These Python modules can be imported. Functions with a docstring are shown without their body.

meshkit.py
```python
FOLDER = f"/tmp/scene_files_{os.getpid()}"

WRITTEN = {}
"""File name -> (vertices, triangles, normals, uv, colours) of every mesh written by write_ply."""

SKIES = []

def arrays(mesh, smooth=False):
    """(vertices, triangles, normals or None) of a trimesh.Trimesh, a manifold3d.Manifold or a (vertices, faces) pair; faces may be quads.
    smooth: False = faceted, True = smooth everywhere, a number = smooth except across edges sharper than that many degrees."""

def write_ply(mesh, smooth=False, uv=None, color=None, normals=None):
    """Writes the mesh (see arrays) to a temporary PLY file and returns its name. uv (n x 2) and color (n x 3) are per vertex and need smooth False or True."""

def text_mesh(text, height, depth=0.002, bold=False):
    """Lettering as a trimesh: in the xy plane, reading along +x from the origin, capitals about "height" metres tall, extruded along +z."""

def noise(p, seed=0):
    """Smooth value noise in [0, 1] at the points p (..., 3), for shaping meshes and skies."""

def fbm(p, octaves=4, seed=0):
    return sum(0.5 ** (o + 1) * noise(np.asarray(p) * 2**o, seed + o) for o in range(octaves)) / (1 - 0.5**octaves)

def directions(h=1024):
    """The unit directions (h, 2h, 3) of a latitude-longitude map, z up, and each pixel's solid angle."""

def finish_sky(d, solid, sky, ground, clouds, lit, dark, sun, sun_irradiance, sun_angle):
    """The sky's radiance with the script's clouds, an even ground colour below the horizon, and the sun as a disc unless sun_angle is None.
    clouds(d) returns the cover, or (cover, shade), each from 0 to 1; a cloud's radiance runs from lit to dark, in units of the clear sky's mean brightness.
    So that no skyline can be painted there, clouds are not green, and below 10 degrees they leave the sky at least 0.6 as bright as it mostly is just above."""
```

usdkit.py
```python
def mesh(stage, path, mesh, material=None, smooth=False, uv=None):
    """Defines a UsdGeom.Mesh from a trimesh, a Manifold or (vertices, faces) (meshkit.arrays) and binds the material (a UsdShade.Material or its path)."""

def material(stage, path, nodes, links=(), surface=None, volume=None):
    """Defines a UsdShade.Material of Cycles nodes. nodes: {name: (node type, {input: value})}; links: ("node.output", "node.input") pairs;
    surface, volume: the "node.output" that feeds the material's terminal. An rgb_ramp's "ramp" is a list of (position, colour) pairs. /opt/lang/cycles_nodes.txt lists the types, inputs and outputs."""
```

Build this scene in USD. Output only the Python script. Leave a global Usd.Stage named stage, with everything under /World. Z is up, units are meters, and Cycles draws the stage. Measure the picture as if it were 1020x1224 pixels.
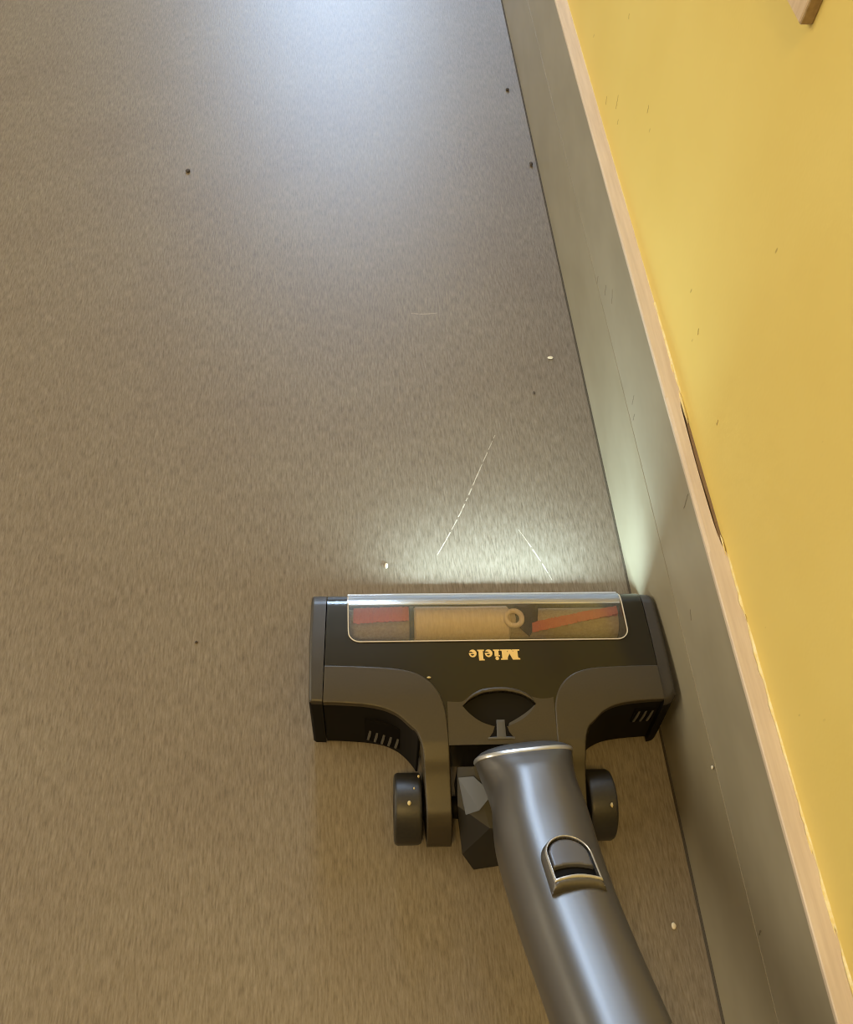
import math, random
import numpy as np, trimesh, shapely, usdkit, meshkit
import manifold3d as m3
from scipy.spatial import Delaunay
from scipy.interpolate import PchipInterpolator
from shapely.geometry import Polygon, LineString, Point, box as sbox
from shapely import affinity
from pxr import Usd, UsdGeom, UsdLux, UsdShade, Gf, Sdf, Vt

stage = Usd.Stage.CreateInMemory()
UsdGeom.SetStageUpAxis(stage, 'Z'); UsdGeom.SetStageMetersPerUnit(stage, 1.0)
UsdGeom.Xform.Define(stage, '/World'); UsdGeom.Scope.Define(stage, '/World/Looks')
rng = np.random.default_rng(7); random.seed(7)

# ------------------------------------------------------------------ camera
# world: floor z=0, +y runs along the yellow wall (away), +x points into the wall; the camera hangs 0.64 m above the origin
cam = UsdGeom.Camera.Define(stage, '/World/camera')
cam.CreateHorizontalApertureAttr(36.0); cam.CreateVerticalApertureAttr(36.0 * 1224 / 1020); cam.CreateFocalLengthAttr(36.0)
cam.CreateClippingRangeAttr((0.02, 100.0))
ER = [(0.996317861, -0.073881353, 0.0435001772), (0.0408895348, 0.8554153947, 0.5163260099), (-0.0753575856, -0.5126461237, 0.8552866105)]  # right, up, back
cam.AddTransformOp().Set(Gf.Matrix4d(*ER[0], 0, *ER[1], 0, *ER[2], 0, 0.0, 0.0, 0.64, 1))
cam.CreateExposureAttr(0.0)

# ------------------------------------------------------------------ light: the cool window ahead, the warm ceiling lamp

def area_light(name, eye, target, w, h, color, inten):
    l = UsdLux.RectLight.Define(stage, '/World/' + name)
    l.CreateWidthAttr(w); l.CreateHeightAttr(h); l.CreateColorAttr(Gf.Vec3f(*color)); l.CreateIntensityAttr(inten)
    e, t = np.array(eye, float), np.array(target, float)
    b = (e - t) / np.linalg.norm(e - t); r = np.cross([0, 0, 1.0], b)
    r = np.array([1.0, 0, 0]) if np.linalg.norm(r) < 1e-6 else r / np.linalg.norm(r)
    u = np.cross(b, r)
    l.AddTransformOp().Set(Gf.Matrix4d(*r, 0, *u, 0, *b, 0, *e, 1))
    return l
area_light('window_daylight', (-0.05, 4.15, 1.75), (-0.05, 0.0, 1.75), 0.56, 1.6, (0.60, 0.84, 1.22), 28.5)
area_light('ceiling_lamp', (-0.38, -0.62, 2.57), (-0.38, -0.62, 0.0), 0.34, 0.34, (1.0, 0.66, 0.20), 58.0)
area_light('added_side_fill', (-2.95, 0.8, 1.35), (0.0, 0.8, 1.1), 3.6, 1.3, (1.0, 0.92, 0.73), 5.1)  # soft fill added on the left to brighten the yellow wall

# ------------------------------------------------------------------ materials
def mat(name, nodes, links=(), surface='p.BSDF'):
    return usdkit.material(stage, '/World/Looks/' + name, nodes, links, surface=surface)
def plain(name, col, rough=0.5, metal=0.0, spec=0.5, **k):
    return mat(name, {'p': ('principled_bsdf', {'base_color': col, 'roughness': rough, 'metallic': metal, 'specular_ior_level': spec, **k})})
def grainy(name, c1, c2, scale, rough=0.5, metal=0.0, spec=0.5, stretch=(1, 1, 1), bump=0.0, detail=4, lo=.35, hi=.65):
    return mat(name, {'g': ('geometry', {}), 'm': ('mapping', {'scale': tuple(scale * s for s in stretch)}), 'n': ('noise_texture', {'scale': 1.0, 'detail': detail, 'roughness': .6}),
                      'r': ('rgb_ramp', {'ramp': [(lo, c1), (hi, c2)]}), 'b': ('bump', {'strength': bump, 'distance': .0005}), 'p': ('principled_bsdf', {'roughness': rough, 'metallic': metal, 'specular_ior_level': spec})},
               [('g.position', 'm.vector'), ('m.vector', 'n.vector'), ('n.fac', 'r.fac'), ('r.color', 'p.base_color')] + ([('n.fac', 'b.height'), ('b.normal', 'p.normal')] if bump else []))

M = {}
# linoleum: fine streaks along the wall, soft cloudy mottling
M['linoleum'] = mat('linoleum', {
    'g': ('geometry', {}), 'm1': ('mapping', {'scale': (760, 95, 1)}), 'n1': ('noise_texture', {'scale': 1.0, 'detail': 3, 'roughness': .65}),
    'm2': ('mapping', {'scale': (260, 60, 1)}), 'n2': ('noise_texture', {'scale': 1.0, 'detail': 3, 'roughness': .6}),
    'n3': ('noise_texture', {'scale': 9.0, 'detail': 3, 'roughness': .55}),
    'r1': ('rgb_ramp', {'ramp': [(.28, (.122, .098, .070)), (.5, (.188, .159, .119)), (.74, (.244, .213, .168))]}),
    'r2': ('rgb_ramp', {'ramp': [(.3, (.90, .88, .85)), (.7, (1.08, 1.08, 1.08))]}),
    'r3': ('rgb_ramp', {'ramp': [(.3, (.95, .92, .90)), (.7, (1.05, 1.05, 1.04))]}),
    'x1': ('mix', {'mix_type': 'multiply', 'fac': 1.0}), 'x2': ('mix', {'mix_type': 'multiply', 'fac': 1.0}),
    'b': ('bump', {'strength': .25, 'distance': .0004}),
    'p': ('principled_bsdf', {'roughness': .43, 'specular_ior_level': .5})},
    [('g.position', 'm1.vector'), ('m1.vector', 'n1.vector'), ('g.position', 'm2.vector'), ('m2.vector', 'n2.vector'), ('g.position', 'n3.vector'),
     ('n1.fac', 'r1.fac'), ('n2.fac', 'r2.fac'), ('n3.fac', 'r3.fac'), ('r1.color', 'x1.color1'), ('r2.color', 'x1.color2'), ('x1.color', 'x2.color1'), ('r3.color', 'x2.color2'),
     ('x2.color', 'p.base_color'), ('n1.fac', 'b.height'), ('b.normal', 'p.normal')])
# wall paint: yellow, faint roller texture, sparse small scuffs
M['yellow_paint'] = mat('yellow_paint', {
    'g': ('geometry', {}), 'n1': ('noise_texture', {'scale': 7.0, 'detail': 3}), 'n2': ('noise_texture', {'scale': 320.0, 'detail': 2}),
    'm': ('mapping', {'scale': (1, 60, 26)}), 'v': ('voronoi_texture', {'scale': 1.0, 'randomness': 1.0}), 'rv': ('rgb_ramp', {'ramp': [(.035, (1, 1, 1)), (.06, (0, 0, 0))]}),
    'wn': ('noise_texture', {'scale': 14.0, 'detail': 1}), 'rw': ('rgb_ramp', {'ramp': [(.54, (0, 0, 0)), (.58, (.65, .65, .65))]}), 'mm': ('mix', {'mix_type': 'multiply', 'fac': 1.0}),
    'r1': ('rgb_ramp', {'ramp': [(.3, (.74, .56, .16)), (.7, (.78, .61, .19))]}), 'mx': ('mix', {'color2': (.33, .22, .06)}),
    'b': ('bump', {'strength': .12, 'distance': .0006}), 'p': ('principled_bsdf', {'roughness': .55, 'specular_ior_level': .25})},
    [('g.position', 'n1.vector'), ('g.position', 'n2.vector'), ('g.position', 'm.vector'), ('m.vector', 'v.vector'), ('v.distance', 'rv.fac'), ('g.position', 'wn.vector'), ('wn.fac', 'rw.fac'),
     ('rv.color', 'mm.color1'), ('rw.color', 'mm.color2'), ('mm.color', 'mx.fac'), ('n1.fac', 'r1.fac'), ('r1.color', 'mx.color1'), ('mx.color', 'p.base_color'), ('n2.fac', 'b.height'), ('b.normal', 'p.normal')])
M['olive_paint'] = grainy('olive_paint', (.270, .236, .165), (.305, .268, .192), 22, rough=.42, stretch=(1, .5, 1), bump=.05)
M['olive_strip'] = grainy('olive_strip', (.256, .220, .146), (.290, .252, .174), 22, rough=.38, stretch=(1, .5, 1), bump=.05)
M['white_paint'] = plain('white_paint', (.62, .56, .46), .7)
M['reflection_dark'] = plain('reflection_dark', (.07, .05, .035), .6)  # colour of the unseen rear wall, dark to keep reflections on the head low
M['raw_wood'] = grainy('raw_wood', (.58, .47, .36), (.67, .56, .44), 60, rough=.6, stretch=(4, .25, 4), bump=.1)
M['dark_gap'] = plain('dark_gap', (.03, .022, .012), .9)
M['groove'] = plain('groove', (.20, .125, .06), .8)
M['paint_edge'] = grainy('paint_edge', (.74, .58, .20), (.80, .70, .40), 200, rough=.5)
M['sealant'] = plain('sealant', (.045, .034, .018), .7)
M['peg_wood'] = grainy('peg_wood', (.58, .42, .26), (.68, .51, .34), 90, rough=.5, stretch=(3, 3, .3))
M['shaded_wood'] = grainy('shaded_wood', (.30, .20, .09), (.38, .26, .13), 300, rough=.7)  # rail wood darkened: stands for the shade on its end face
M['wall_scuff'] = plain('wall_scuff', (.40, .27, .07), .6)
M['board_scuff'] = plain('board_scuff', (.17, .14, .095), .5)
M['scratch'] = plain('scratch', (.42, .37, .295), .6)
M['pale_crumb'] = plain('pale_crumb', (.75, .68, .52), .6)
M['dark_crumb'] = plain('dark_crumb', (.05, .035, .022), .7)
M['gloss'] = plain('gloss_black', (.015, .012, .006), .16)
M['satin'] = grainy('satin_black', (.042, .032, .016), (.048, .037, .020), 900, rough=.42)
M['cap'] = grainy('cap_black', (.036, .029, .019), (.042, .035, .024), 900, rough=.40)
M['under'] = plain('matte_black', (.007, .006, .005), .6, spec=.15)  # also carries the shade on the rear walls of head and caps
M['vent'] = plain('vent_black', (.006, .006, .006), .35)
M['rib'] = plain('vent_rib', (.10, .095, .085), .3)  # paler than the vent: glints on the rib tips put into the colour
M['rubber'] = grainy('rubber', (.022, .020, .017), (.030, .027, .022), 500, rough=.42)
M['hub'] = plain('hub_plastic', (.02, .018, .015), .4)
M['grey'] = mat('grey_metallic', {'p': ('principled_bsdf', {'base_color': (.128, .120, .111), 'roughness': .35, 'metallic': .62, 'specular_ior_level': .5})})
M['rim'] = plain('satin_rim', (.55, .54, .52), .28, metal=.7)
M['joint'] = plain('joint_grey', (.055, .057, .062), .42)
M['stem_grey'] = plain('stem_grey', (.075, .078, .085), .35)
M['joint_dark'] = plain('joint_dark', (.020, .018, .015), .45)
M['button'] = plain('button_grey', (.115, .115, .125), .38, metal=.3)
M['slot'] = plain('slot_black', (.005, .004, .003), .7, spec=.1)
M['gold'] = plain('gold_print', (.80, .56, .20), .35, metal=.35)
M['felt'] = grainy('felt_taupe', (.33, .25, .19), (.41, .33, .25), 500, rough=.9)
M['cream'] = grainy('cream_sleeve', (.64, .50, .40), (.74, .60, .50), 350, rough=.75, stretch=(2, .3, 1))
M['bristle'] = grainy('red_bristle', (.42, .085, .06), (.56, .14, .10), 1200, rough=.7, stretch=(2, .4, .4))
M['housing'] = plain('roller_housing', (.16, .13, .09), .5)
M['speck'] = plain('yellow_speck', (.58, .47, .22), .6)
M['clear'] = mat('clear_plastic', {'f': ('fresnel', {'IOR': 1.52}), 't': ('transparent_bsdf', {'color': (.985, .98, .965)}), 'g': ('glossy_bsdf', {'color': (1, 1, 1), 'roughness': .12}), 'x': ('mix_closure', {})},
                 [('f.fac', 'x.fac'), ('t.BSDF', 'x.closure1'), ('g.BSDF', 'x.closure2')], surface='x.closure')
M['glare_edge'] = mat('glare_edge', {'t': ('transparent_bsdf', {'color': (.9, .92, .92)}), 'p': ('principled_bsdf', {'base_color': (.80, .82, .84), 'roughness': .12, 'specular_ior_level': .8}), 'x': ('mix_closure', {'fac': .62})}, [('t.BSDF', 'x.closure1'), ('p.BSDF', 'x.closure2')], surface='x.closure')
M['clear_rim'] = plain('clear_rim', (.62, .56, .45), .25)
M['led'] = mat('led_lens', {'p': ('principled_bsdf', {'base_color': (.9, .9, .9), 'roughness': .3, 'emission_color': (.92, 1.0, .96), 'emission_strength': .3})})

# ------------------------------------------------------------------ helpers
used = set()
def numbered(path):
    p, k = path, 0
    while p in used:
        k += 1; p = f'{path}_{k:03d}'
    used.add(p); return p
def thing(name, label, cat, loc=(0, 0, 0), rz=0.0, group=None, kind=None):
    x = UsdGeom.Xform.Define(stage, numbered('/World/' + name))
    x.AddTranslateOp().Set(Gf.Vec3d(*map(float, loc))); x.AddRotateZOp().Set(float(rz))
    return tag(x, label, cat, group, kind)
def tag(x, label=None, cat=None, group=None, kind=None):
    p = x.GetPrim()
    for k, v in (('label', label), ('category', cat), ('group', group), ('kind', kind)):
        if v: p.SetCustomDataByKey(k, v)
    return x
def obj(name, mesh, m, parent=None, smooth=35, label=None):
    base = str(parent.GetPath()) if parent is not None else '/World'
    o = usdkit.mesh(stage, numbered(f'{base}/{name}'), mesh, M[m], smooth=smooth)
    if label: tag(o, label)
    return o
def bx(x0, x1, y0, y1, z0, z1):
    b = trimesh.creation.box((x1 - x0, y1 - y0, z1 - z0)); b.apply_translation(((x0 + x1) / 2, (y0 + y1) / 2, (z0 + z1) / 2)); return b
def chamfer_box(x0, x1, y0, y1, z0, z1, r):
    pts = []
    for a in (0, 1, 2):
        for s in np.ndindex(2, 2, 2):
            p = []
            for k, (lo, hi) in enumerate(((x0, x1), (y0, y1), (z0, z1))):
                i = 0 if k == a else r
                p.append(lo + i if s[k] == 0 else hi - i)
            pts.append(p)
    return trimesh.convex.convex_hull(np.array(pts))
def cat(ms): return trimesh.util.concatenate(ms)
def man(t):
    return m3.Manifold(m3.Mesh(np.asarray(t.vertices, np.float32), np.asarray(t.faces, np.uint32)))
def hull(pts): return trimesh.convex.convex_hull(np.array(pts, float))
def spline(pts, n=60):
    pts = np.array(pts, float); s = np.r_[0, np.cumsum(np.linalg.norm(np.diff(pts, axis=0), axis=1))]
    t = np.linspace(0, s[-1], n); return np.stack([PchipInterpolator(s, pts[:, k])(t) for k in range(pts.shape[1])], 1)
def resample(line, step):
    n = max(2, int(math.ceil(line.length / step)) + 1)
    return [line.interpolate(d).coords[0] for d in np.linspace(0, line.length, n)]

def sheet(poly, ztop, zbot, edges=(), step=.002, bottom=True, flare=None):
    """A solid slab over the plan poly: top ztop(u,v), underside zbot(u,v), the lines in edges rounded by their radius."""
    pts, loops = [], []
    for ring in (poly.exterior, *poly.interiors):
        c = list(ring.coords); loop = []
        for a, b in zip(c[:-1], c[1:]):
            n = max(1, int(math.ceil(math.dist(a, b) / (step * .6))))
            loop += [(a[0] + (b[0] - a[0]) * i / n, a[1] + (b[1] - a[1]) * i / n) for i in range(n)]
        loops.append(loop); pts += loop
    nb = len(pts); inner = poly.buffer(-step * .35)
    x0, y0, x1, y1 = poly.bounds
    extra = [(x, y) for x in np.arange(x0, x1, step) for y in np.arange(y0, y1, step)]
    for line, r in edges:
        for t in np.radians([15, 28, 40, 52, 64, 76, 88]):
            b = line.buffer(r * (1 - math.cos(t)), quad_segs=8)
            extra += resample(LineString(b.exterior.coords), step * .7)
    e = np.array(extra); keep = shapely.contains_xy(inner, e[:, 0], e[:, 1]); e = e[keep]
    near = [line.buffer(r) for line, r in edges]
    P = np.vstack([np.array(pts), e]); P[nb:] += rng.normal(0, 1e-7, (len(P) - nb, 2))
    T = Delaunay(P).simplices
    c = P[T].mean(1); a2 = np.cross(P[T[:, 1]] - P[T[:, 0]], P[T[:, 2]] - P[T[:, 0]])
    ok = shapely.contains_xy(poly, c[:, 0], c[:, 1]) & (np.abs(a2) > 1e-13); T, a2 = T[ok], a2[ok]
    T[a2 < 0] = T[a2 < 0][:, ::-1]
    z = ztop(P[:, 0], P[:, 1]).astype(float)
    sp = shapely.points(P)
    for line, r in edges:
        d = shapely.distance(line, sp); q = np.clip(r - d, 0, r); z -= r - np.sqrt(r * r - q * q)
    zb = np.minimum(zbot(P[:, 0], P[:, 1]) * np.ones(len(P)), z - 1e-4)
    V = [np.c_[P, z]]; F = [T]
    SV, SF, sn = [], [], 0
    if bottom: V.append(np.c_[P, zb]); F.append(T[:, ::-1] + len(P))
    n = len(P) * (2 if bottom else 1); i0 = 0
    for loop in loops:
        k = len(loop); i = np.arange(i0, i0 + k); j = np.roll(i, -1)
        ta, tb = np.c_[P[i], z[i]], np.c_[P[i], zb[i]]
        if flare: tb[:, 1] += flare(P[i, 0], P[i, 1])
        V += [ta, tb]; A = np.arange(k) + n; B = A + k; A2, B2 = np.roll(A, -1), np.roll(B, -1)
        sk = np.zeros(k, bool)
        if flare:
            fl = flare(P[i, 0], P[i, 1]) < -1e-4; sk = fl & np.roll(fl, -1)
            SV += [ta, tb]; SA = np.arange(k)[sk]; SN = np.roll(np.arange(k), -1)[sk]; SF += [np.c_[SA, SA + k, SN + k] + sn, np.c_[SA, SN + k, SN] + sn]; sn += 2 * k
        g_ = ~sk; F += [np.c_[A, B, B2][g_], np.c_[A, B2, A2][g_]]; n += 2 * k; i0 += k
    m = trimesh.Trimesh(np.vstack(V), np.vstack(F), process=False)
    m.merge_vertices(digits_vertex=6)
    trimesh.repair.fix_normals(m)
    if flare:
        q = trimesh.Trimesh(np.vstack(SV), np.vstack(SF), process=False); q.merge_vertices(digits_vertex=6); q.remove_unreferenced_vertices()
        return m, q
    return m

def lathe(profile, sections=48):
    """profile: (radius, height) pairs, turned about +z then laid along +x."""
    m = trimesh.creation.revolve(np.array(profile, float), sections=sections)
    m.apply_transform(trimesh.transformations.rotation_matrix(math.pi / 2, [0, 1, 0])); trimesh.repair.fix_normals(m); return m

def blob(seed, size, squash=(1, 1, .6)):
    m = trimesh.creation.icosphere(2, 1.0)
    k = .65 + .7 * meshkit.fbm(np.array(m.vertices) * 1.3 + seed * 7.3, 3, seed)
    m.vertices = m.vertices * k[:, None] * np.array(squash) * size
    m.apply_translation((0, 0, -m.bounds[0, 2])); return m

# ------------------------------------------------------------------ the setting
XB, XW, ZB = 0.2222, 0.2345, 0.162        # face of the baseboard, face of the wall, top of the baseboard
Y0, Y1 = -1.6, 4.2
floor = thing('floor', 'brown streaked linoleum floor with a satin sheen', None, kind='structure')
obj('linoleum', bx(-3.0, XW + .02, Y0, Y1, -.004, 0), 'linoleum', floor, smooth=False)
def ribbon(pts, w, h, seed, gaps=0.0):
    r = np.random.default_rng(seed); p = spline(pts, 40); ms = []
    for i in range(len(p) - 1):
        if r.random() < gaps: continue
        a, b = p[i], p[i + 1]; d = (b - a) / np.linalg.norm(b - a); nrm = np.array([-d[1], d[0]])
        ww = w * (.5 + r.random() * .7) * math.sin(math.pi * (i + 2) / (len(p) + 3)) ** .4
        c = [(*(a - nrm * ww / 2), 0), (*(b + d * .0004 - nrm * ww / 2), 0), (*(b + d * .0004 + nrm * ww / 2), 0), (*(a + nrm * ww / 2), 0), (*a, h), (*b, h)]
        ms.append(hull(c))
    return cat(ms)
obj('scratch', ribbon([(.1265, .4641), (.104, .418), (.088, .385), (.0625, .3408)], .0011, .00012, 1, .16), 'scratch', floor, False, 'long pale scratch in the linoleum')
obj('scratch', ribbon([(.1352, .362), (.1435, .345), (.151, .328), (.1572, .312)], .0011, .00012, 2, .12), 'scratch', floor, False, 'short pale scratch beside the long one')
obj('scratch', ribbon([(.0569, .6209), (.070, .6190), (.0842, .620)], .0009, .0001, 3, .35), 'scratch', floor, False, 'faint pale scuff across the linoleum')

wall = thing('wall_right', 'yellow painted wall above the baseboard', None, kind='structure')
obj('painted_face', bx(XW, XW + .10, Y0, Y1, 0, 2.6), 'yellow_paint', wall, False)
def scuff(x, y, z, ln, ang, w, m, parent, seed):                     # a small dark mark lying on an upright face
    r = np.random.default_rng(seed); a = math.radians(ang); n = 7
    p = [(y + ln * t * math.cos(a) + r.normal(0, .0003), z + ln * t * math.sin(a) + r.normal(0, .0003)) for t in np.linspace(-.5, .5, n)]
    pl = LineString(p).buffer(w / 2, cap_style=1).simplify(.0001)
    q = trimesh.creation.extrude_polygon(pl, .00012, engine='earcut'); v = np.array(q.vertices)
    q.vertices = np.c_[x - v[:, 2], v[:, 0], v[:, 1]]; trimesh.repair.fix_normals(q); obj('scuff_mark', q, m, parent, False)
for k, (y, z, ln, ang, w) in enumerate(((.6992, .181, .006, 70, .0008), (.6695, .199, .010, 75, .0008), (.5954, .242, .005, 80, .0008), (.6931, .259, .004, 60, .0007), (.3915, .2124, .004, 60, .0010), (.3226, .2005, .003, 70, .0008), (.655, .190, .004, 80, .0007), (.20, .163, .004, 10, .0009))):
    scuff(XW, y, z, ln, ang, w, 'wall_scuff', wall, 60 + k)

for nm, b in (('wall_left', bx(-3.1, -3.0, Y0, Y1, 0, 2.6)), ('wall_front', bx(-3.0, XW, Y1, Y1 + .1, 0, 2.6)), ('wall_back', bx(-3.0, XW, Y0 - .1, Y0, 0, 2.6)), ('ceiling', bx(-3.1, XW + .1, Y0 - .1, Y1 + .1, 2.6, 2.7))):
    tag(obj(nm, b, 'reflection_dark' if nm == 'wall_back' else 'white_paint', smooth=False), {'ceiling': 'plain white ceiling above the picture'}.get(nm, {'wall_back': 'unseen wall behind the viewer, darkened to dim the reflections'}.get(nm, 'plain warm white wall, ' + nm.split('_')[-1] + ' side of the room')), None, kind='structure')

bb = thing('baseboard_right', 'olive grey painted baseboard with a bare wooden top edge', None, kind='structure')
obj('board', bx(XB, XW - .0005, Y0, Y1, .001, ZB - .003), 'olive_paint', bb, False)
strip = Polygon([(XB - .0003, .0015), (XB + .001, .0015), (XB + .001, .0886), (XB - .0003, .0886)])
def along_y(poly_xz, y0, y1):
    m = trimesh.creation.extrude_polygon(poly_xz, y1 - y0, engine='earcut')       # x, z, then depth
    v = np.array(m.vertices); m.vertices = np.c_[v[:, 0], y0 + v[:, 2], v[:, 1]]; trimesh.repair.fix_normals(m); return m
obj('lower_strip', along_y(strip, Y0, Y1), 'olive_strip', bb, False)
obj('joint_seal', along_y(Polygon([(XB - .0018, 0), (XB, 0), (XB, .0017), (XB - .0006, .0016)]), Y0, Y1), 'sealant', bb, False)
# wooden cap: full depth, with a split behind it between y = .247 and .376
CY0, CY1 = .247, .376
capm = [along_y(Polygon([(XB, ZB - .003), (XW, ZB - .003), (XW, ZB), (XB + .0006, ZB), (XB, ZB - .0006)]), a, b) for a, b in ((Y0, CY0), (CY1, Y1))]
cut = spline([(XW - .0002, CY0), (XB + .0102, .254), (XB + .0090, .275), (XB + .0087, .31), (XB + .0091, .345), (XB + .0098, .368), (XW - .0002, CY1)], 60)
capm.append(sheet(Polygon([(XB, CY0)] + list(map(tuple, cut)) + [(XB, CY1)]), lambda u, v: ZB + 0 * u, lambda u, v: ZB - .003 + 0 * u, [(LineString([(XB, CY0 - .01), (XB, CY1 + .01)]), .0006)], step=.002))
obj('top_edge', cat(capm), 'raw_wood', bb, False, 'bare wooden top edge')
obj('split_gap', bx(XB + .0080, XW, CY0, CY1, ZB - .003, ZB - .0027), 'dark_gap', bb, False)
sl = spline([(XB + .0098, .247), (XB + .0102, .28), (XB + .0096, .31), (XB + .0103, .345), (XB + .0116, .376)], 40)
obj('split_sliver', sheet(Polygon(list(map(tuple, sl)) + [(XW, .376), (XW, .247)]), lambda u, v: ZB - .0006 + 0 * u, lambda u, v: ZB - .003 + 0 * u, step=.003), 'groove', bb, False)
# ragged paint where the wall meets the wooden edge
def ragged(y0, y1, w, seed, lift=.0012):
    ys = np.arange(y0, y1, .0025); r = meshkit.fbm(np.c_[ys * 90, ys * 0, ys * 0 + seed], 4, seed); r2 = meshkit.fbm(np.c_[ys * 60, ys * 0 + 5, ys * 0 + seed], 3, seed + 3)
    ww = w * np.clip(r * 2.4 - .45, .12, 2); hh = lift * (.5 + r2)
    V, F = [], []
    for i, y in enumerate(ys):
        V += [(XW, y, ZB - .0002), (XW - ww[i], y, ZB + .0001), (XW - ww[i] * .7, y, ZB + hh[i] * .8), (XW, y, ZB + hh[i] * 1.8)]
        if i:
            for k in range(4):
                a, b = 4 * (i - 1) + k, 4 * (i - 1) + (k + 1) % 4; F += [(a, b, b + 4), (a, b + 4, a + 4)]
    n = len(V); F += [(0, 2, 1), (0, 3, 2), (n - 4, n - 3, n - 2), (n - 4, n - 2, n - 1)]
    m = trimesh.Trimesh(V, F, process=False); trimesh.repair.fix_normals(m); return m
obj('paint_edge', ragged(-.35, .246, .0012, 3, .0008), 'paint_edge', bb, 40, 'ragged lip of pale yellow paint along the wooden edge')
obj('paint_edge', ragged(.378, .47, .0010, 9, .0008), 'paint_edge', bb, 40)
obj('paint_edge', ragged(.47, 1.6, .0004, 11, .0003), 'paint_edge', bb, 40)
def flake(y, ln, w, seed, x=XW - .0012, z=ZB):
    r = np.random.default_rng(seed)
    m = hull([(x + .0002 + w * s * (1 - 3.4 * t * t) * (.35 + .4 * r.random()), y + ln * t, z - .0003 + dz * .0013 * (.4 + r.random()) * (1 - 3 * t * t)) for s in (-.5, .5) for t in (-.5, -.2, .25, .5) for dz in (0, 1)])
    return m
for k, (y, ln, w) in enumerate(((.366, .030, .0036), (.402, .010, .0026), (.252, .016, .0016), (.036, .026, .0018), (.068, .012, .0015))):
    obj('paint_flake', flake(y, ln, w, 20 + k), 'paint_edge', bb, False)
c = blob(4, .0016, (.25, .7, 1.3)); c.apply_translation((XB - .0014, .129, .0840)); obj('paint_chip', c, 'pale_crumb', bb, 40, 'white chip on the olive baseboard')

for k, (y, z, ln, ang, w) in enumerate(((.5661, .0893, .012, 70, .0009), (.5418, .1037, .009, 60, .0008), (.5231, .1143, .012, 50, .0008), (.4190, .1039, .008, 75, .0008), (.4071, .0972, .006, 80, .0010), (.2938, .1500, .012, 70, .0008), (.2266, .1101, .006, 30, .0008), (.0310, .0940, .004, 60, .0010))):
    scuff(XB, y, z, ln, ang, w, 'board_scuff', bb, 80 + k)

# thin wooden rail along the wall; its sawn end comes into the top right corner
rail = thing('wall_rail', 'pale flat wooden rail along the yellow wall, its sawn end in the top right corner', 'rail', (XW, .4130, .4085))
rb = chamfer_box(-.0070, .0005, 0, 2.4, 0, .085, .0014)
obj('rail_board', rb, 'peg_wood', rail, False); obj('shaded_end', chamfer_box(-.0064, -.0002, -.0004, .002, .0010, .0840, .0003), 'shaded_wood', rail, False, 'sawn end of the rail with its shade in the darker colour')

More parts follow.
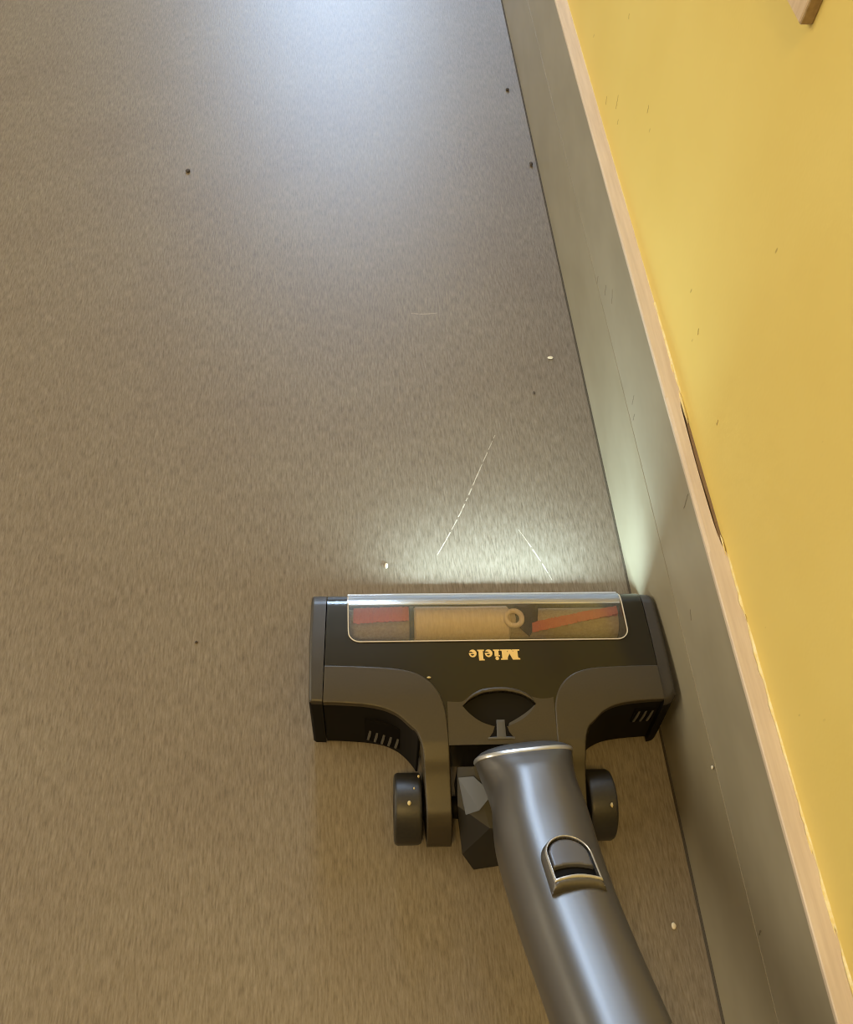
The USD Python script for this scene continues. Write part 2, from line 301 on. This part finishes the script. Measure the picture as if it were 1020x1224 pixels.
# ------------------------------------------------------------------ the vacuum cleaner: local u across, v forward (mm turned to m below), z up
vac = thing('vacuum_cleaner', 'dark stick vacuum cleaner with a lit motor brush head along the baseboard', 'vacuum cleaner', (0.0909, 0.2807, 0), -2.5)
mm = .001
_zt = PchipInterpolator(np.array([-200, -121, -100, -85, -65, -45, -28, -12, 3, 20]) * mm, np.array([60, 60.5, 62.2, 63, 62, 59.8, 57.2, 54.4, 51, 48]) * mm)
zt = lambda u, v: _zt(v)
def P(pts): return Polygon([(a * mm, b * mm) for a, b in pts])
def L(pts): return LineString([(a * mm, b * mm) for a, b in pts])
def S(pts, n=24): return [tuple(p) for p in spline(pts, n)]
FR = 0.8                                                     # front line of the head
rearL = S([(-119.3, -90.2), (-96, -91.6), (-80, -94), (-68, -99), (-59, -107), (-54, -114)])
rearR = S([(120.5, -91.2), (102, -92.2), (88, -94.2), (77, -98.6), (68, -107), (64, -115)])
rr = lambda c, x, y, r, a0, a1: [(x + r * math.cos(math.radians(a)), y + r * math.sin(math.radians(a))) for a in np.linspace(a0, a1, 9)]
win = [(-104.5, FR + 3), (-103.2, -36)] + rr(0, -94.2, -36, 9, 180, 270) + rr(0, 95, -36, 9, 270, 360) + [(104.2, FR + 3)]
lens_top = S([(-22.5, -94.2), (-14, -88.2), (-5, -85.0), (6, -84.2), (17, -86.0), (25, -89.8), (29.3, -93.4)], 26)
lens_bot = S([(29.3, -93.4), (24, -100.2), (15, -106.2), (4, -109.5), (-8, -106.5), (-17, -100.5), (-22.5, -94.2)], 26)
lens = lens_top + lens_bot[1:-1]
body_plan = P([(-119.3, FR)] + rearL + [(-40, -112), (-33.4, -112), (-33.4, -121.5), (42.4, -121.5), (42.4, -112), (50, -112)] + rearR[::-1] + [(119.6, FR)])
panel_plan = body_plan.difference(P(win)).difference(P(lens))
edges = [(L([(-119.3, FR), (119.6, FR)]), 13 * mm), (L(rearL), 2.5 * mm), (L(rearR), 2.5 * mm), (L([(-33, -121.5), (42, -121.5)]), 1.5 * mm)]
flare = lambda u, v: np.where((v < -.086) & ((u < -.052) | (u > .062)), -.0105, 0.0)
low = lambda z: (lambda u, v: z + 0 * u)
body = sheet(panel_plan, zt, low(.006), edges, bottom=False, flare=flare)
body_o = obj('head_body', body[0], 'gloss', vac, 50, 'glossy black top of the brush head'); [obj('shaded_rear', q, 'under', vac, 50, 'rear wall of the brush head, its shade put into the black colour') for q in body[1].split(only_watertight=False)]  # rear wall split off and blackened to stand for its shade

# end caps with a fine seam to the body; shade on their rears is in the black
capL = P([(-131.6, FR)] + [(-131.2, -40), (-129.8, -84), (-129.4, -89)] + [(-127.5, -90.4), (-120, -90.8)] + [(-120.1, FR)])
cap_m, cap_s = sheet(capL, lambda u, v: _zt(v) - .0004, low(.004), [(L([(-131.6, FR), (-120, FR)]), 13 * mm), (L([(-131.6, FR + 2), (-131.2, -40), (-129.8, -84), (-129.4, -89)]), 2.5 * mm), (L([(-127.5, -90.4), (-120, -90.8)]), 3 * mm)], step=.0015, flare=flare); cap_o = obj('end_cap', cap_m, 'cap', vac, 50); obj('shaded_cap_rear', cap_s, 'under', cap_o, 50)
capR = P([(120.4, FR - 1), (129.5, FR - 1), (130.6, -10), (131.0, -60), (131.0, -86)] + rr(0, 121, -84.5, 10, 0, -85) + [(121.0, -94.5)])
cap_m, cap_s = sheet(capR, lambda u, v: _zt(v) - .0004, low(.004), [(L([(120, FR - 1), (130, FR - 1)]), 13 * mm), (L([(129.5, FR + 2), (130.6, -10), (131.0, -60), (131, -86)]), 3.5 * mm), (L(rr(0, 121, -84.5, 10, -30, -90)), 5 * mm)], step=.0015, flare=flare); cap_o = obj('end_cap', cap_m, 'cap', vac, 50); obj('shaded_cap_rear', cap_s, 'under', cap_o, 50)

# shoulder covers that turn into the wheel arms
_za = PchipInterpolator(np.array([-181, -180, -176, -170, -162, -153, -140, -128, -112, -98]) * mm, np.array([24, 27, 35, 43, 48, 50, 54, 59, 62.3, 63.2]) * mm)
def za(u, v): return np.where(v > -98 * mm, _zt(v) + .0008, np.minimum(_za(np.clip(v, -.181, None)), _zt(v) + .0008))
def zab(u, v):
    c = np.clip(24.5 ** 2 - ((v / mm) + 156) ** 2, 0, None); arm = (24.5 - np.sqrt(c)) * mm
    return np.where(v > -118 * mm, _zt(v) - .004, np.interp(v / mm, [-181, -156, -132, -118], [.0235, .003, .012, .045]) * (v < -156 * mm) + np.interp(v / mm, [-156, -132, -118], [.003, .014, .05]) * (v >= -156 * mm) + 0 * arm)
upL = S([(-119.3, -63), (-95, -64), (-71, -65.8), (-56, -69), (-45, -76), (-37.5, -87), (-34, -100), (-32.6, -121), (-31.6, -180)], 50)
loL = S([(-48.6, -180), (-50, -140), (-51, -124), (-54.5, -112.5), (-60.0, -107), (-68.6, -99.6), (-80, -94.8), (-95, -92.3), (-119.3, -91)], 50)
armL = P(upL + loL)
obj('shoulder_arm', sheet(armL, za, zab, [(L(upL), 1.0 * mm), (L(loL), .7 * mm)], step=.0015), 'satin', vac, 40, 'satin brown-black shoulder cover turning back into the wheel arm')
upR = S([(120.2, -66), (98, -66.3), (75, -67.3), (62, -70), (52, -76), (45, -86), (42.2, -97), (41.8, -121), (43, -180)], 50)
loR = S([(60, -180), (60.5, -140), (61.5, -122), (65, -110), (69.2, -106.4), (77.4, -99.2), (88, -95.0), (102, -93), (120.6, -92)], 50)
armR = P(upR + loR)
obj('shoulder_arm', sheet(armR, za, zab, [(L(upR), 1.0 * mm), (L(loR), .7 * mm)], step=.0015), 'satin', vac, 40)

# vents in the rear face: flat black panel as recess, glints in rib colour
def rear_pt(a, b, u, z, off):                       # on the chord of the slanted rear wall between a and b
    v = a[1] + (b[1] - a[1]) * (u - a[0]) / (b[0] - a[0])
    return (u * mm, (v - 10.5 * (57.5 - z) / 51.5 - off) * mm, z * mm)
for a, b, n, z0, z1 in (((-91, -92.6), (-66, -100.6), 5, 13, 42), ((103, -92.8), (118, -91.9), 3, 32, 50)):
    vo = obj('vent_grille', hull([rear_pt(a, b, u, z, o) for u in (a[0], b[0]) for z in (z0, z1) for o in (-2.5, .3)]), 'slot', vac, 25)
    for k in range(n):
        u = a[0] + (b[0] - a[0]) * (k + .6) / n
        obj('vent_rib', hull([rear_pt(a, b, u + d + t, z, o) for d in (-.7, .7) for z, o, t in ((z0 + 1, .2, -1), (z0 + 15, .2, 1), (z0 + 2, 1.5, -1), (z0 + 9, 1.2, .3))]), 'rib', vo, 20)

# brush housing, roller and clear cover
cav = [bx(-.1075, .1075, -.0475, -.0462, .006, .053), bx(-.1075, -.1060, -.046, -.006, .006, .040), bx(.1060, .1075, -.046, -.006, .006, .040)]
ang = np.radians(np.linspace(90, 200, 12)); hp = [(-.022 + .0235 * math.cos(a), .026 + .0235 * math.sin(a)) for a in ang]
obj('roller_housing', cat(cav + [bx(-.1060, .1060, -.046, -.042, .006, .040)]), 'housing', vac, False)
ax_v, ax_z = -.0185, .0285
def cyl(u0, u1, r, ch=.0006):
    m = lathe([(0, 0), (r - ch, 0), (r, ch), (r, u1 - u0 - ch), (r - ch, u1 - u0), (0, u1 - u0)], 40); m.apply_translation((u0, ax_v, ax_z)); return m
roller = obj('roller_brush', cyl(-.1045, .1045, .0122), 'felt', vac, 40, 'taupe roller brush behind the clear cover')
obj('roller_sleeve', cyl(-.054, .020, .0142, .0015), 'cream', roller, 40, 'cream sleeve around the middle of the roller')
obj('sleeve_ring', cyl(-.0575, -.0540, .0148), 'joint_dark', roller, 40)
hk = trimesh.creation.torus(.0062, .0021, major_sections=28, minor_sections=10); hk.apply_translation((.0225, ax_v - .001, ax_z + .0138))
obj('sleeve_hook', hk, 'cream', roller, 40, 'cream ring at the end of the sleeve')
obj('sleeve_catch', hull([(.024 + a * .019, ax_v + b * 1.3, ax_z + .0120 + c) for a, b, c in ((0, .008, 0), (0, -.004, 0), (.5, -.012, 0), (1, .010, 0), (.9, -.002, 0), (.3, .006, .0035), (.7, .004, .0035), (.5, -.006, .003))]), 'slot', roller, 20)
def bristle(u0, u1, a0, a1, wid, r0, r1, seed):
    ms = []; rg = np.random.default_rng(seed); n = int(abs(u1 - u0) / .0024)
    for i in range(n):
        u = u0 + (u1 - u0) * (i + .5) / n; a = math.radians(a0 + (a1 - a0) * (i + .5) / n); da = wid / r1 / 2
        q = []
        for s in (-1, 1):
            for e, r in ((0, r0), (1, r1)):
                for w in (-1, 1):
                    aa = a + w * da * (1.25 if e else 1) + rg.normal(0, .02); q.append((u + s * .00125, ax_v + r * math.cos(aa), ax_z + r * math.sin(aa) + rg.normal(0, .0002)))
        ms.append(hull(q))
    return cat(ms)
obj('bristle_strip', bristle(-.100, -.058, 84, 78, .011, .0115, .0168, 1), 'bristle', roller, 25, 'red bristle strip on the left of the roller')
obj('bristle_strip', bristle(.036, .103, 122, 74, .0062, .0115, .0168, 2), 'bristle', roller, 25, 'slanting red bristle strip on the right of the roller')
obj('bristle_strip', bristle(-.100, .103, 230, 330, .009, .0115, .0168, 4), 'bristle', roller, 25)

# clear cover: the head's own side profile as a 1.8 mm shell, cut to a round-cornered panel
vs = np.linspace(-.060, FR * mm - .013, 40); top = [(v, float(_zt(v))) for v in vs]
zf = float(_zt(FR * mm)); vf, r = FR * mm, .013
arc = [(vf - r * (1 - math.sin(math.radians(a))), float(_zt(vf - r * (1 - math.sin(math.radians(a))))) - r * (1 - math.cos(math.radians(a)))) for a in np.linspace(4, 90, 20)]
outer = top + arc + [(vf, .0285)]
prof = Polygon(outer + [(vf - .03, .0285), (-.060, .0285)])
def shell(o, t):
    big = prof.buffer(o, join_style=1); small = prof.buffer(o - t, join_style=1)
    ring = big.difference(small).intersection(sbox(-.052, .0297, .01, .08)); ring = max(getattr(ring, 'geoms', [ring]), key=lambda g: g.area)
    m = trimesh.creation.extrude_polygon(ring, .24, engine='earcut'); v = np.array(m.vertices); m.vertices = np.c_[v[:, 2] - .12, v[:, 0], v[:, 1]]; trimesh.repair.fix_normals(m); return man(m)
def prism(poly, z0, z1):
    m = trimesh.creation.extrude_polygon(poly, z1 - z0, engine='earcut'); m.apply_translation((0, 0, z0)); return man(m)
wp = P(win)
cover = obj('clear_cover', shell(.0007, .0018) ^ prism(wp.buffer(-.0001), .0, .09), 'clear', vac, 40, 'clear rounded cover over the roller brush')
fe = shapely.union_all([Point(-.0012, .0425).buffer(.0030), Point(-.0095, .0518).buffer(.0022), Polygon([(-.0012, .0455), (-.0097, .0532), (-.0107, .0505), (-.0021, .0405)])])  # pale ridged bead, stands in for reflections along the cover front
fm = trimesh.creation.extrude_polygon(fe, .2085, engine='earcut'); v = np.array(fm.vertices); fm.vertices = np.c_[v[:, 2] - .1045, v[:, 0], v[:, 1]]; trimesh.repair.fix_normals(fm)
obj('front_glare_bead', fm, 'glare_edge', cover, 40, 'pale bead along the front of the clear cover, standing in for glare')
rimp = wp.buffer(.0001).difference(wp.buffer(-.0006)).intersection(sbox(-.2, -.06, .2, -.004))
obj('cover_rim', shell(.0010, .0013) ^ prism(rimp, .0, .09), 'clear_rim', cover, 40, 'pale edge of the clear cover')
# front bumper with the light strip
obj('front_bumper', chamfer_box(-.119, .119, -.012, .0012, .005, .0295, .002), 'under', vac, 20)
obj('added_beam_lip', chamfer_box(-.112, .112, -.004, .0105, .0080, .0214, .0008), 'under', vac, 20)  # unseen lip added to keep the beam off the near floor
led = obj('light_strip', chamfer_box(-.060, .092, .0004, .0014, .0235, .0275, .0003), 'led', vac, 20, 'white light strip low on the front of the head')
lamp = UsdLux.RectLight.Define(stage, str(vac.GetPath()) + '/head_light')
lamp.CreateWidthAttr(.150); lamp.CreateHeightAttr(.0046); lamp.CreateColorAttr(Gf.Vec3f(.62, .88, 1.0)); lamp.CreateIntensityAttr(410.0)
sh = UsdLux.ShapingAPI.Apply(lamp.GetPrim()); sh.CreateShapingConeAngleAttr(25.0)
_b = np.array([0, -math.cos(math.radians(14)), math.sin(math.radians(14))]); _r = np.array([-1.0, 0, 0]); _u = np.cross(_b, _r)
lamp.AddTransformOp().Set(Gf.Matrix4d(*_r, 0, *_u, 0, *_b, 0, .016, .0030, .0256, 1))

# lens-shaped recess with its stem, behind the lettering
lp = P(lens)
obj('emblem_recess', sheet(lp.buffer(.0004), lambda u, v: _zt(v) - .0050 + (v / mm + 96.8) * .0001, low(.045), step=.0015), 'under', vac, 40)
uc = 3.4
rim_l = P(lens_top + S([(29.3, -93.4), (26, -88.2), (17, -83.0), (6, -81.2), (-6, -82.1), (-15, -85.8), (-22.5, -94.2)], 26)[1:-1])
obj('emblem_rim', sheet(rim_l, lambda u, v: _zt(v) + .0006, lambda u, v: _zt(v) - .002, [(LineString(rim_l.exterior.coords), .0005)], step=.001), 'satin', vac, 40)
rp = P(S([(-33, -91), (-24, -91.5), (-15, -85.9), (-6, -82.2), (6, -81.3), (17, -83.1), (26, -88.3), (34, -90), (42, -89)], 40) + [(42, -121), (-33, -121)]).difference(rim_l).difference(lp)
rp = max(getattr(rp, 'geoms', [rp]), key=lambda g: g.area)
obj('rear_reflection', sheet(rp, lambda u, v: _zt(v) + .0002, lambda u, v: _zt(v) - .0008, step=.002), 'satin', vac, 40)  # satin plate added for the paler reflection on the gloss top
lip = P(S([(29.0, -94.2), (24, -100.2), (15, -106.2), (9, -108.4)], 14) + S([(9.6, -106.4), (15, -103.6), (23, -98.6), (28.0, -94.4)], 14))
obj('emblem_lip', sheet(lip, lambda u, v: _zt(v) - .0004, lambda u, v: _zt(v) - .004, step=.001), 'joint', vac, 40)
stem = P([(uc - 2.8, -104.5), (uc + 2.8, -104.5), (uc + 3.2, -116.0), (uc + 9.2, -116.2), (uc + 9.2, -117.5), (uc - 9.2, -117.5), (uc - 9.2, -116.2), (uc - 3.2, -116.0)])
obj('emblem_stem', sheet(stem, lambda u, v: _zt(v) + .0009, lambda u, v: _zt(v) - .001, [(LineString(stem.exterior.coords), .0003)], step=.001), 'stem_grey', vac, 40)
for sg in (-1, 1):
    q = P([(uc + sg * 2.9, -106.8), (uc + sg * 4.6, -109.6), (uc + sg * 5.6, -112.8), (uc + sg * 8.2, -116.1), (uc + sg * 3.2, -116.0)])
    obj('emblem_hole', sheet(q, lambda u, v: _zt(v) + .0005, lambda u, v: _zt(v) - .001, step=.001), 'slot', vac, False)

# lettering, gold, reading from the front of the head
def letter_shapes():
    out, x = [], 0.0
    S_ = lambda pts: Polygon(pts)
    Mw = shapely.union_all([sbox(.2, 0, .62, 1), S_([(.0, 1), (.72, 1), (1.1, .22), (.82, 0)]).buffer(0), S_([(.82, 0), (1.05, .0), (1.62, 1), (1.30, 1)]), sbox(1.22, 0, 1.75, 1), sbox(0, 0, .72, .13), sbox(1.08, 0, 1.88, .13), sbox(0, .87, .5, 1), sbox(1.5, .87, 1.88, 1)])
    I = shapely.union_all([sbox(.12, 0, .52, .66), sbox(0, 0, .64, .12), sbox(0, .55, .3, .66), Point(.30, .86).buffer(.17)])
    l = shapely.union_all([sbox(.12, 0, .54, 1.04), sbox(0, 0, .66, .12), sbox(0, .92, .3, 1.04)])
    e = Point(0, 0).buffer(.37).difference(affinity.scale(Point(.04, .06).buffer(.17), 1, 1.0)); e = e.union(sbox(-.25, -.03, .33, .07)).difference(sbox(.08, -.17, .5, -.04)); e = affinity.translate(e, .40, .35)
    for s, w in ((Mw, 1.95), (I, .70), (e, .84), (l, .72), (e, .84)):
        out.append(affinity.translate(s, x, 0)); x += w
    return shapely.union_all(out), x - .05
ls, lw = letter_shapes()
k = 37.0 * mm / lw; kh = 8.2 * mm
ls = affinity.scale(ls, -k, -kh, origin=(0, 0)); ls = affinity.translate(ls, 21.2 * mm, -52.2 * mm)   # turned half round: it reads from the front
lg = []
for g in getattr(ls, 'geoms', [ls]):
    lg.append(sheet(g, lambda u, v: _zt(v) + .0003, lambda u, v: _zt(v) - .0004, step=.0006))
obj('lettering', cat(lg), 'gold', vac, False, 'gold lettering reading Miele, upside down to the viewer')

# wheels and axle
def wheel(u0, sgn):
    w = .0195; R = .0240
    t = lathe([(.010, 0), (R - .004, 0), (R - .0012, .0008), (R, .0028), (R, w - .0026), (R - .0010, w - .0008), (R - .003, w), (.010, w)], 64)
    h = lathe([(0, .0012), (.009, .0012), (.0115, .0004), (.0115, w - .0010), (.0100, w - .0004), (0, w - .0004)], 40)
    for m in (t, h):
        if sgn < 0: m.apply_transform(trimesh.transformations.reflection_matrix((0, 0, 0), (1, 0, 0))); m.invert()
        m.apply_translation((u0, -.1545, .0240))
    o = obj('wheel', t, 'rubber', vac, 35); obj('wheel_hub', h, 'hub', o, 35)
    return o
wl = wheel(-.0513, -1); wr = wheel(.0628, 1)
ax = lathe([(0, 0), (.0075, 0), (.0075, .117), (0, .117)], 24); ax.apply_translation((-.0525, -.1545, .0245)); obj('wheel_axle', ax, 'under', vac, 35)
for p, sz in (((-.0605, -.156, .0479), .0012), ((-.0535, -.1365, .0400), .0008), ((-.0570, -.146, .0465), .0006)):
    b = blob(31, sz, (1, 1.3, .5)); b.apply_translation(p); obj('dust_speck', b, 'speck', wl, 40)
b = blob(33, .0012, (.8, 1.3, .5)); b.apply_translation((.0770, -.1600, .0470)); obj('dust_speck', b, 'speck', wr, 40)
b = blob(34, .0012, (1.2, .6, .5)); b.apply_translation((-.0452, -.0735, .0626)); obj('dust_speck', b, 'speck', vac, 40)

# swivel joint beside the neck
jt = [(-27.5, -134, 53), (-17, -135, 57.5), (38, -135, 57), (-27.9, -158, 46), (-24.3, -185, 23), (-16, -193.5, 12), (-6, -188.5, 14), (34, -188, 14), (-7, -173, 46), (36, -173, 46), (-27, -136, 15), (38, -136, 15), (-22, -160, 6), (34, -160, 6), (-14, -190, 8)]
obj('swivel_joint', hull(np.array(jt) * mm), 'joint_dark', vac, 12)
fc = [(-27.3, -141.8, 56), (-17.7, -142.6, 62), (-14.9, -164.2, 60), (-23.2, -165.2, 52), (-24.5, -159.3, 52), (-6.1, -155.2, 66), (-8, -155, 42), (-20, -150, 40), (-24, -143, 42)]
obj('joint_facet', hull(np.array(fc) * mm), 'joint', vac, 8, 'light grey facet of the swivel joint')

# neck and wand tube: stations along the axis (centre u, v, z; half width; half height; all mm)
ST = np.array([
    (14.6, -134.0, 76, 32.0, 25), (15.4, -142, 79, 30.6, 26), (16.6, -152, 83, 28.6, 27), (17.6, -163, 88, 27.6, 28.0), (18.2, -176, 94, 28.6, 29.0), (18.6, -190, 101, 29.4, 29.2),
    (19.8, -208, 112, 28.8, 28.4), (22.6, -235, 130, 27.8, 27.2), (26.6, -262, 148, 27.0, 26.4), (31, -290, 168, 26.4, 26.0), (50, -420, 258, 25, 25), (76, -600, 384, 25, 25)], float) * mm
s_ = np.r_[0, np.cumsum(np.linalg.norm(np.diff(ST[:, :3], axis=0), axis=1))]
fn = [PchipInterpolator(s_, ST[:, k]) for k in range(5)]
def frame(s):
    d = 2e-3; t = np.array([fn[k](min(s + d, s_[-1])) - fn[k](max(s - d, 0)) for k in range(3)]); t /= np.linalg.norm(t)
    side = np.cross(t, [0, 0, 1.0]); side /= np.linalg.norm(side); side = -side if side[0] < 0 else side
    up = np.cross(side, t); up = -up if up[2] < 0 else up
    k = np.clip(1 - s / .034, 0, 1) ** 1.5                    # the end of the neck is cut obliquely: its ring leans back
    up = up * (1 - k) + k * np.array([0, -.10, .995]); up /= np.linalg.norm(up)
    return np.array([float(fn[k](s)) for k in range(3)]), t, side, up
NS = 72; phi = np.linspace(0, 2 * np.pi, NS, endpoint=False)
def ring(s, scale=1.0, ex=2.75, shift=0.0):
    c, t, side, up = frame(s); a, b = float(fn[3](s)) * scale, float(fn[4](s)) * scale
    cx, cy = np.cos(phi), np.sin(phi)
    x = np.sign(cx) * np.abs(cx) ** (2 / ex) * a; y = np.sign(cy) * np.abs(cy) ** (2 / ex) * b
    return c + t * shift + x[:, None] * side + y[:, None] * up
def loft(rings, cap0=True, cap1=True):
    V = np.vstack(rings); F = []
    n = len(rings)
    for i in range(n - 1):
        a = np.arange(NS) + i * NS; b = np.roll(np.arange(NS), -1) + i * NS
        F += [np.c_[a, b, b + NS], np.c_[a, b + NS, a + NS]]
    extra = []
    if cap0: extra.append((rings[0].mean(0), 0, 1))
    if cap1: extra.append((rings[-1].mean(0), (n - 1) * NS, -1))
    for c, o, sg in extra:
        V = np.vstack([V, c]); k = len(V) - 1; a = np.arange(NS) + o; b = np.roll(np.arange(NS), -1) + o
        F.append(np.c_[np.full(NS, k), b, a] if sg > 0 else np.c_[np.full(NS, k), a, b])
    m = trimesh.Trimesh(V, np.vstack(F), process=False); trimesh.repair.fix_normals(m); return m
ss = np.r_[np.linspace(0, .1, 40), np.linspace(.105, s_[-1], 60)]
neck = obj('neck_tube', loft([ring(s) for s in ss], True, True), 'grey', vac, 50, 'metallic grey neck and tube')
# end of the neck: bright rim and a domed face
obj('neck_rim', loft([ring(0, 1.000, shift=.0016), ring(0, 1.020, shift=.0008), ring(0, 1.028, shift=-.0006), ring(0, 1.012, shift=-.0020)], True, True), 'rim', neck, 50, 'bright rim of the neck')
obj('neck_face', loft([ring(0, .985 * math.cos(a), shift=-.0015 - .0085 * math.sin(a)) for a in np.radians([0, 12, 25, 38, 52, 66, 80])], True, True), 'joint', neck, 50, 'grey domed end of the neck')

# release button on top of the tube
sb = float(s_[5]) + .0415
c0, t0, side0, up0 = frame(sb); _a = math.radians(8); side0, up0 = side0 * math.cos(_a) - up0 * math.sin(_a), up0 * math.cos(_a) + side0 * math.sin(_a)   # turned a little to the right around the tube
top0 = c0 + up0 * (float(fn[4](sb)) + .0002)
def place(m):
    v = np.array(m.vertices); m.vertices = top0 + v[:, :1] * side0 - v[:, 1:2] * t0 + v[:, 2:3] * up0; trimesh.repair.fix_normals(m); return m
def dshape(w, l0, l1, bow=0.0):
    a = np.radians(np.linspace(0, 180, 25)); p = [(w * math.cos(x), l1 + w * .92 * math.sin(x)) for x in a]
    return Polygon(p + [(-w + (2 * w) * k / 8, l0 + bow * math.sin(math.pi * k / 8)) for k in range(9)])
fo, fi = dshape(13.4 * mm, -16.6 * mm, 2 * mm, 1.5 * mm), dshape(12.2 * mm, -14.6 * mm, 2 * mm, 1.5 * mm)
curve = lambda u, v: -u * u / (2 * .030)
skirt = dshape(15.0 * mm, -20.0 * mm, 2 * mm, 1.5 * mm)
frm = sheet(skirt.difference(fi.buffer(0)), lambda u, v: .0036 + .45 * curve(u, v), lambda u, v: -.008 + 0 * u, [(LineString(skirt.exterior.coords), .0035)], step=.001)
frame_o = obj('button_frame', place(frm), 'grey', neck, 40, 'raised frame around the release button')
lipm = sheet(fo.difference(fi), lambda u, v: .0043 + .45 * curve(u, v), lambda u, v: .002 + .45 * curve(u, v), [(LineString(fo.exterior.coords), .0005), (LineString(fi.exterior.coords), .0004)], step=.0008)
obj('button_lip', place(lipm), 'rim', neck, 40, 'bright lip of the button frame')
fb = dshape(11.5 * mm, -6.6 * mm, 2 * mm, 1.0 * mm)
obj('release_button', place(sheet(fb, lambda u, v: .0030 + .35 * curve(u, v) + 0 * v, lambda u, v: -.006 + 0 * u, [(LineString(fb.exterior.coords), .0007)], step=.001)), 'button', neck, 40, 'grey release button')
obj('button_slot', place(sheet(fi, lambda u, v: .0008 + .6 * curve(u, v), lambda u, v: -.008 + 0 * u, step=.002)), 'slot', neck, False)

# ------------------------------------------------------------------ crumbs on the floor
def crumb(label, xy, size, m, seed, squash=(1, 1, .6)):
    t = thing('crumb', label, 'crumb', (*xy, 0)); obj('grain', blob(seed, size, squash), m, t, 40)
crumb('small white crumb on the floor in front of the left end of the brush head', (.0186, .3319), .0020, 'pale_crumb', 1, (.7, 1.2, .6))
crumb('pale fleck on the floor beside the baseboard, well ahead of the brush head', (.1925, .5557), .0022, 'pale_crumb', 2, (1.2, .8, .3))
crumb('dark speck lying alone on the open floor at the upper left', (-.1807, .8463), .0026, 'dark_crumb', 3, (1, 1.3, .5))
crumb('dark speck on the floor by the baseboard, farthest away', (.2040, .9968), .0024, 'dark_crumb', 4)
crumb('dark speck against the baseboard, nearer of the two far ones', (.2140, .8517), .0024, 'dark_crumb', 5, (.8, 1.5, .6))
crumb('pale speck on the floor between the wand and the baseboard', (.2015, .0447), .0015, 'pale_crumb', 6, (1, 1.4, .5))
crumb('tiny dark speck on the floor left of the brush head', (-.135, .2718), .0011, 'dark_crumb', 7)
crumb('tiny dark speck on the floor ahead of the long scratch', (.1700, .512), .0014, 'dark_crumb', 8, (.7, 1.3, .5))
